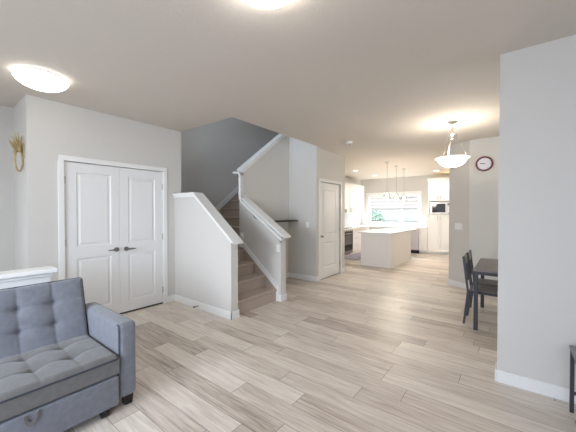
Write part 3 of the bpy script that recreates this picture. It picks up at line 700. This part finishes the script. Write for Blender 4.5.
t = thing('range_hood', 'stainless range hood beside the white wall cabinets', 'range hood', (8.68, 4.6, 1.36))
b = BM(); box(b, RX0, RX1-.005, 4.42, 4.86, 1.42, 1.53, .006, 2); obj('hood_body', b, 'steel', t)
b = BM(); box(b, RX0+.03, RX1-.03, 4.45, 4.82, 1.408, 1.42); obj('grease_filter', b, 'black', t)
t = thing('base_cabinet', 'white drawer base cabinet right of the range', 'cabinet', (9.83, 4.5, 0))
b = BM(); box(b, 9.065, 10.58, YF, 4.86, .1, CT-.035); box(b, 9.065, 10.58, YF+.06, 4.86, 0, .1); obj('body', b, 'cab', t)
for z0, z1 in ((.11, .36), (.36, .61), (.61, .86)):
    front(t, 'drawer', 'y-', 9.07, 9.62, z0, z1, YF, 9.345, (z0+z1)/2+.05, False)
front(t, 'door', 'y-', 9.62, 10.10, .11, .86, YF, 10.03, .74); front(t, 'door', 'y-', 10.10, 10.57, .11, .86, YF, 10.17, .74)
t = thing('upper_cabinet', 'white two-door wall cabinet next to the range hood', 'cabinet', (9.56, 4.7, 1.38), 'white wall cabinets on the kitchen side wall')
b = BM(); box(b, 9.06, 10.07, 4.54, 4.868, 1.385, 2.40); obj('body', b, 'cab', t)
front(t, 'door', 'y-', 9.06, 9.525, 1.39, 2.40, 4.54, 9.48, 1.5); front(t, 'door', 'y-', 9.525, 10.07, 1.39, 2.40, 4.54, 9.58, 1.5)
b = BM(); box(b, 9.06, 10.07, 4.51, 4.868, 2.40, 2.45); obj('crown', b, 'cab', t)
t = thing('upper_cabinet', 'white single-door wall cabinet nearest the window corner', 'cabinet', (10.4, 4.7, 1.38), 'white wall cabinets on the kitchen side wall')
b = BM(); box(b, 10.075, 10.72, 4.54, 4.868, 1.385, 2.40); obj('body', b, 'cab', t)
front(t, 'door', 'y-', 10.075, 10.53, 1.39, 2.40, 4.54, 10.13, 1.5); front(t, 'filler', 'y-', 10.53, 10.72, 1.39, 2.40, 4.54)
b = BM(); box(b, 10.075, 10.72, 4.51, 4.868, 2.40, 2.45); obj('crown', b, 'cab', t)
# end run under the window
XF = 10.60
t = thing('base_cabinet', 'white sink base cabinet under the kitchen window', 'cabinet', (10.9, 3.6, 0))
b = BM(); box(b, XF, 11.19, 3.11, 4.86, .1, CT-.035); box(b, XF+.06, 11.19, 3.11, 4.86, 0, .1); obj('body', b, 'cab', t)
front(t, 'door', 'x-', 3.12, 3.58, .11, .86, XF, 3.52, .74); front(t, 'door', 'x-', 3.58, 4.04, .11, .86, XF, 3.64, .74); front(t, 'filler', 'x-', 4.04, 4.22, .11, .86, XF)
t = thing('dishwasher', 'stainless dishwasher with black toe kick beyond the island', 'dishwasher', (10.9, 2.8, 0))
b = BM(); box(b, XF+.01, 11.19, 2.49, 3.105, .1, CT-.04); obj('tub', b, 'steel', t)
b = BM(); box(b, XF-.03, XF+.01, 2.493, 3.102, .12, CT-.045, .006, 2); dd_ = obj('door', b, 'palesteel', t)
b = BM(); tube(b, [(XF-.07, 2.55, .79), (XF-.07, 3.05, .79)], .01, 10); tube(b, [(XF-.03, 2.58, .79), (XF-.07, 2.58, .79)], .007, 8); tube(b, [(XF-.03, 3.02, .79), (XF-.07, 3.02, .79)], .007, 8); obj('handle', b, 'steel', dd_, True)
b = BM(); box(b, XF-.01, XF+.06, 2.49, 3.105, 0, .115); o = obj('toe_kick', b, 'black', t); o['label'] = 'black toe kick'
t = thing('base_cabinet', 'narrow white base cabinet between dishwasher and tall cabinet', 'cabinet', (10.9, 2.35, 0))
b = BM(); box(b, XF, 11.19, 2.215, 2.485, .1, CT-.035); box(b, XF+.06, 11.19, 2.215, 2.485, 0, .1); obj('body', b, 'cab', t)
front(t, 'door', 'x-', 2.217, 2.483, .11, .86, XF, 2.44, .74)
b = BM(); box(b, XF-.03, 11.195, 2.213, 4.865, CT-.035, CT, .003, 1); box(b, 9.062, XF-.03, YF-.03, 4.865, CT-.035, CT, .003, 1)
tag(obj('worktop', b, 'quartz'), 'white stone worktop running along range wall and under window', 'worktop')
b = BM(); box(b, 11.185, 11.2, 2.215, 4.87, CT, .90+.0005); bmesh.ops.delete(b, geom=b.verts[:], context='VERTS')
box(b, 9.06, 11.19, 4.86, 4.869, CT+.001, 1.385); box(b, RX0, 9.06, 4.861, 4.869, 1.0, 1.42); struct('trim_10', b, 'tile')
t = thing('kitchen_faucet', 'tall gooseneck chrome faucet in front of kitchen window', 'faucet', (11.08, 3.39, CT))
b = BM(); cyl(b, (11.08, 3.39, CT), (11.08, 3.39, CT+.05), .024, 16); obj('base', b, 'chrome', t, True)
b = BM(); tube(b, [(11.08, 3.39, CT+.04), (11.08, 3.39, CT+.32)] + [(11.08-.09+.09*math.cos(PI*k/10), 3.39, CT+.34+.09*math.sin(PI*k/10)) for k in range(11)] + [(10.90, 3.39, CT+.26)], .013, 12); obj('spout', b, 'chrome', t, True)
b = BM(); tube(b, [(11.08, 3.36, CT+.06), (11.06, 3.30, CT+.10)], .007, 8); obj('lever', b, 'chrome', t, True)
# kettle-like white appliance on the worktop
kx2, ky2 = 10.88, 2.34
t = thing('electric_kettle', 'white electric kettle on worktop beside the tall cabinet', 'kettle', (kx2, ky2, CT))
b = BM(); lathe(b, [(0, CT), (.08, CT), (.08, CT+.02), (0, CT+.022)], (kx2, ky2, 0), 28); obj('power_base', b, 'plastic', t, True)
b = BM(); lathe(b, [(0, CT+.022), (.076, CT+.024), (.08, CT+.06), (.066, CT+.17), (.056, CT+.205), (0, CT+.21)], (kx2, ky2, 0), 28); obj('body', b, 'plastic', t, True)
b = BM(); lathe(b, [(0, CT+.208), (.045, CT+.21), (.03, CT+.222), (.01, CT+.228), (.012, CT+.245), (0, CT+.248)], (kx2, ky2, 0), 20); obj('lid', b, 'steel', t, True)
b = BM(); tube(b, [(kx2, ky2-.06, CT+.19), (kx2, ky2-.105, CT+.18), (kx2, ky2-.115, CT+.11), (kx2, ky2-.082, CT+.055)], .011, 8); obj('handle', b, 'steel', t, True)
b = BM(); tube(b, [(kx2, ky2+.06, CT+.14), (kx2, ky2+.10, CT+.19)], [.02, .012], 8); obj('spout', b, 'plastic', t, True)
# tall cabinet with microwave
t = thing('tall_cabinet', 'white tall pantry cabinet with a microwave niche in kitchen', 'cabinet', (10.9, 1.6, 0))
TY = (.99, 2.21)
b = BM(); box(b, XF, 11.19, *TY, .1, 1.345); box(b, XF, 11.19, *TY, 1.785, 2.46); box(b, XF+.06, 11.19, *TY, 0, .1); box(b, 11.15, 11.19, *TY, 1.345, 1.785); box(b, XF, 11.15, TY[0], 1.44, 1.345, 1.785); box(b, XF, 11.15, 2.17, TY[1], 1.345, 1.785); obj('body', b, 'cab', t)
for (u0, u1, h) in ((1.87, 2.208, 1.91), (1.53, 1.87, 1.83), (.992, 1.53, 1.48)):
    front(t, 'door', 'x-', u0, u1, .11, 1.335, XF, h, 1.22); front(t, 'door', 'x-', u0, u1, 1.795, 2.455, XF, h, 1.92)
b = BM(); box(b, XF-.04, 11.19, TY[0], TY[1]+.02, 2.46, 2.56, .012, 2); obj('crown', b, 'cab', t)
mw = thing('microwave_oven', 'stainless microwave oven built into the tall cabinet', 'microwave', (10.85, 1.80, 1.346))
b = BM(); box(b, XF+.0, 11.1, 1.46, 2.15, 1.347, 1.765, .004, 1); obj('body', b, 'steel', mw)
b = BM(); box(b, XF-.025, XF, 1.455, 2.155, 1.349, 1.763, .005, 2); obj('front_frame', b, 'steel', mw)
b = BM(); box(b, XF-.032, XF-.025, 1.68, 2.08, 1.42, 1.70, .002, 1); o = obj('door_window', b, 'blackglass', mw); o['label'] = 'dark glass window'
b = BM(); box(b, XF-.031, XF-.025, 1.49, 1.62, 1.66, 1.71); obj('display', b, 'black', mw)
b = BM()
for i in range(4):
    for k in range(3): box(b, XF-.029, XF-.025, 1.495+k*.042, 1.525+k*.042, 1.42+i*.05, 1.45+i*.05)
obj('keypad', b, 'plastic', mw)
b = BM(); box(b, 8.05, 9.55, 3.60, 4.19, .0, .012, .004, 1); tag(obj('kitchen_rug', b, 'rug'), 'mauve-grey patterned rug on floor before the range', 'rug')
point('cabinet_top_light', (10.75, 1.7, 2.62), 1.2, (1, .80, .42), .03)
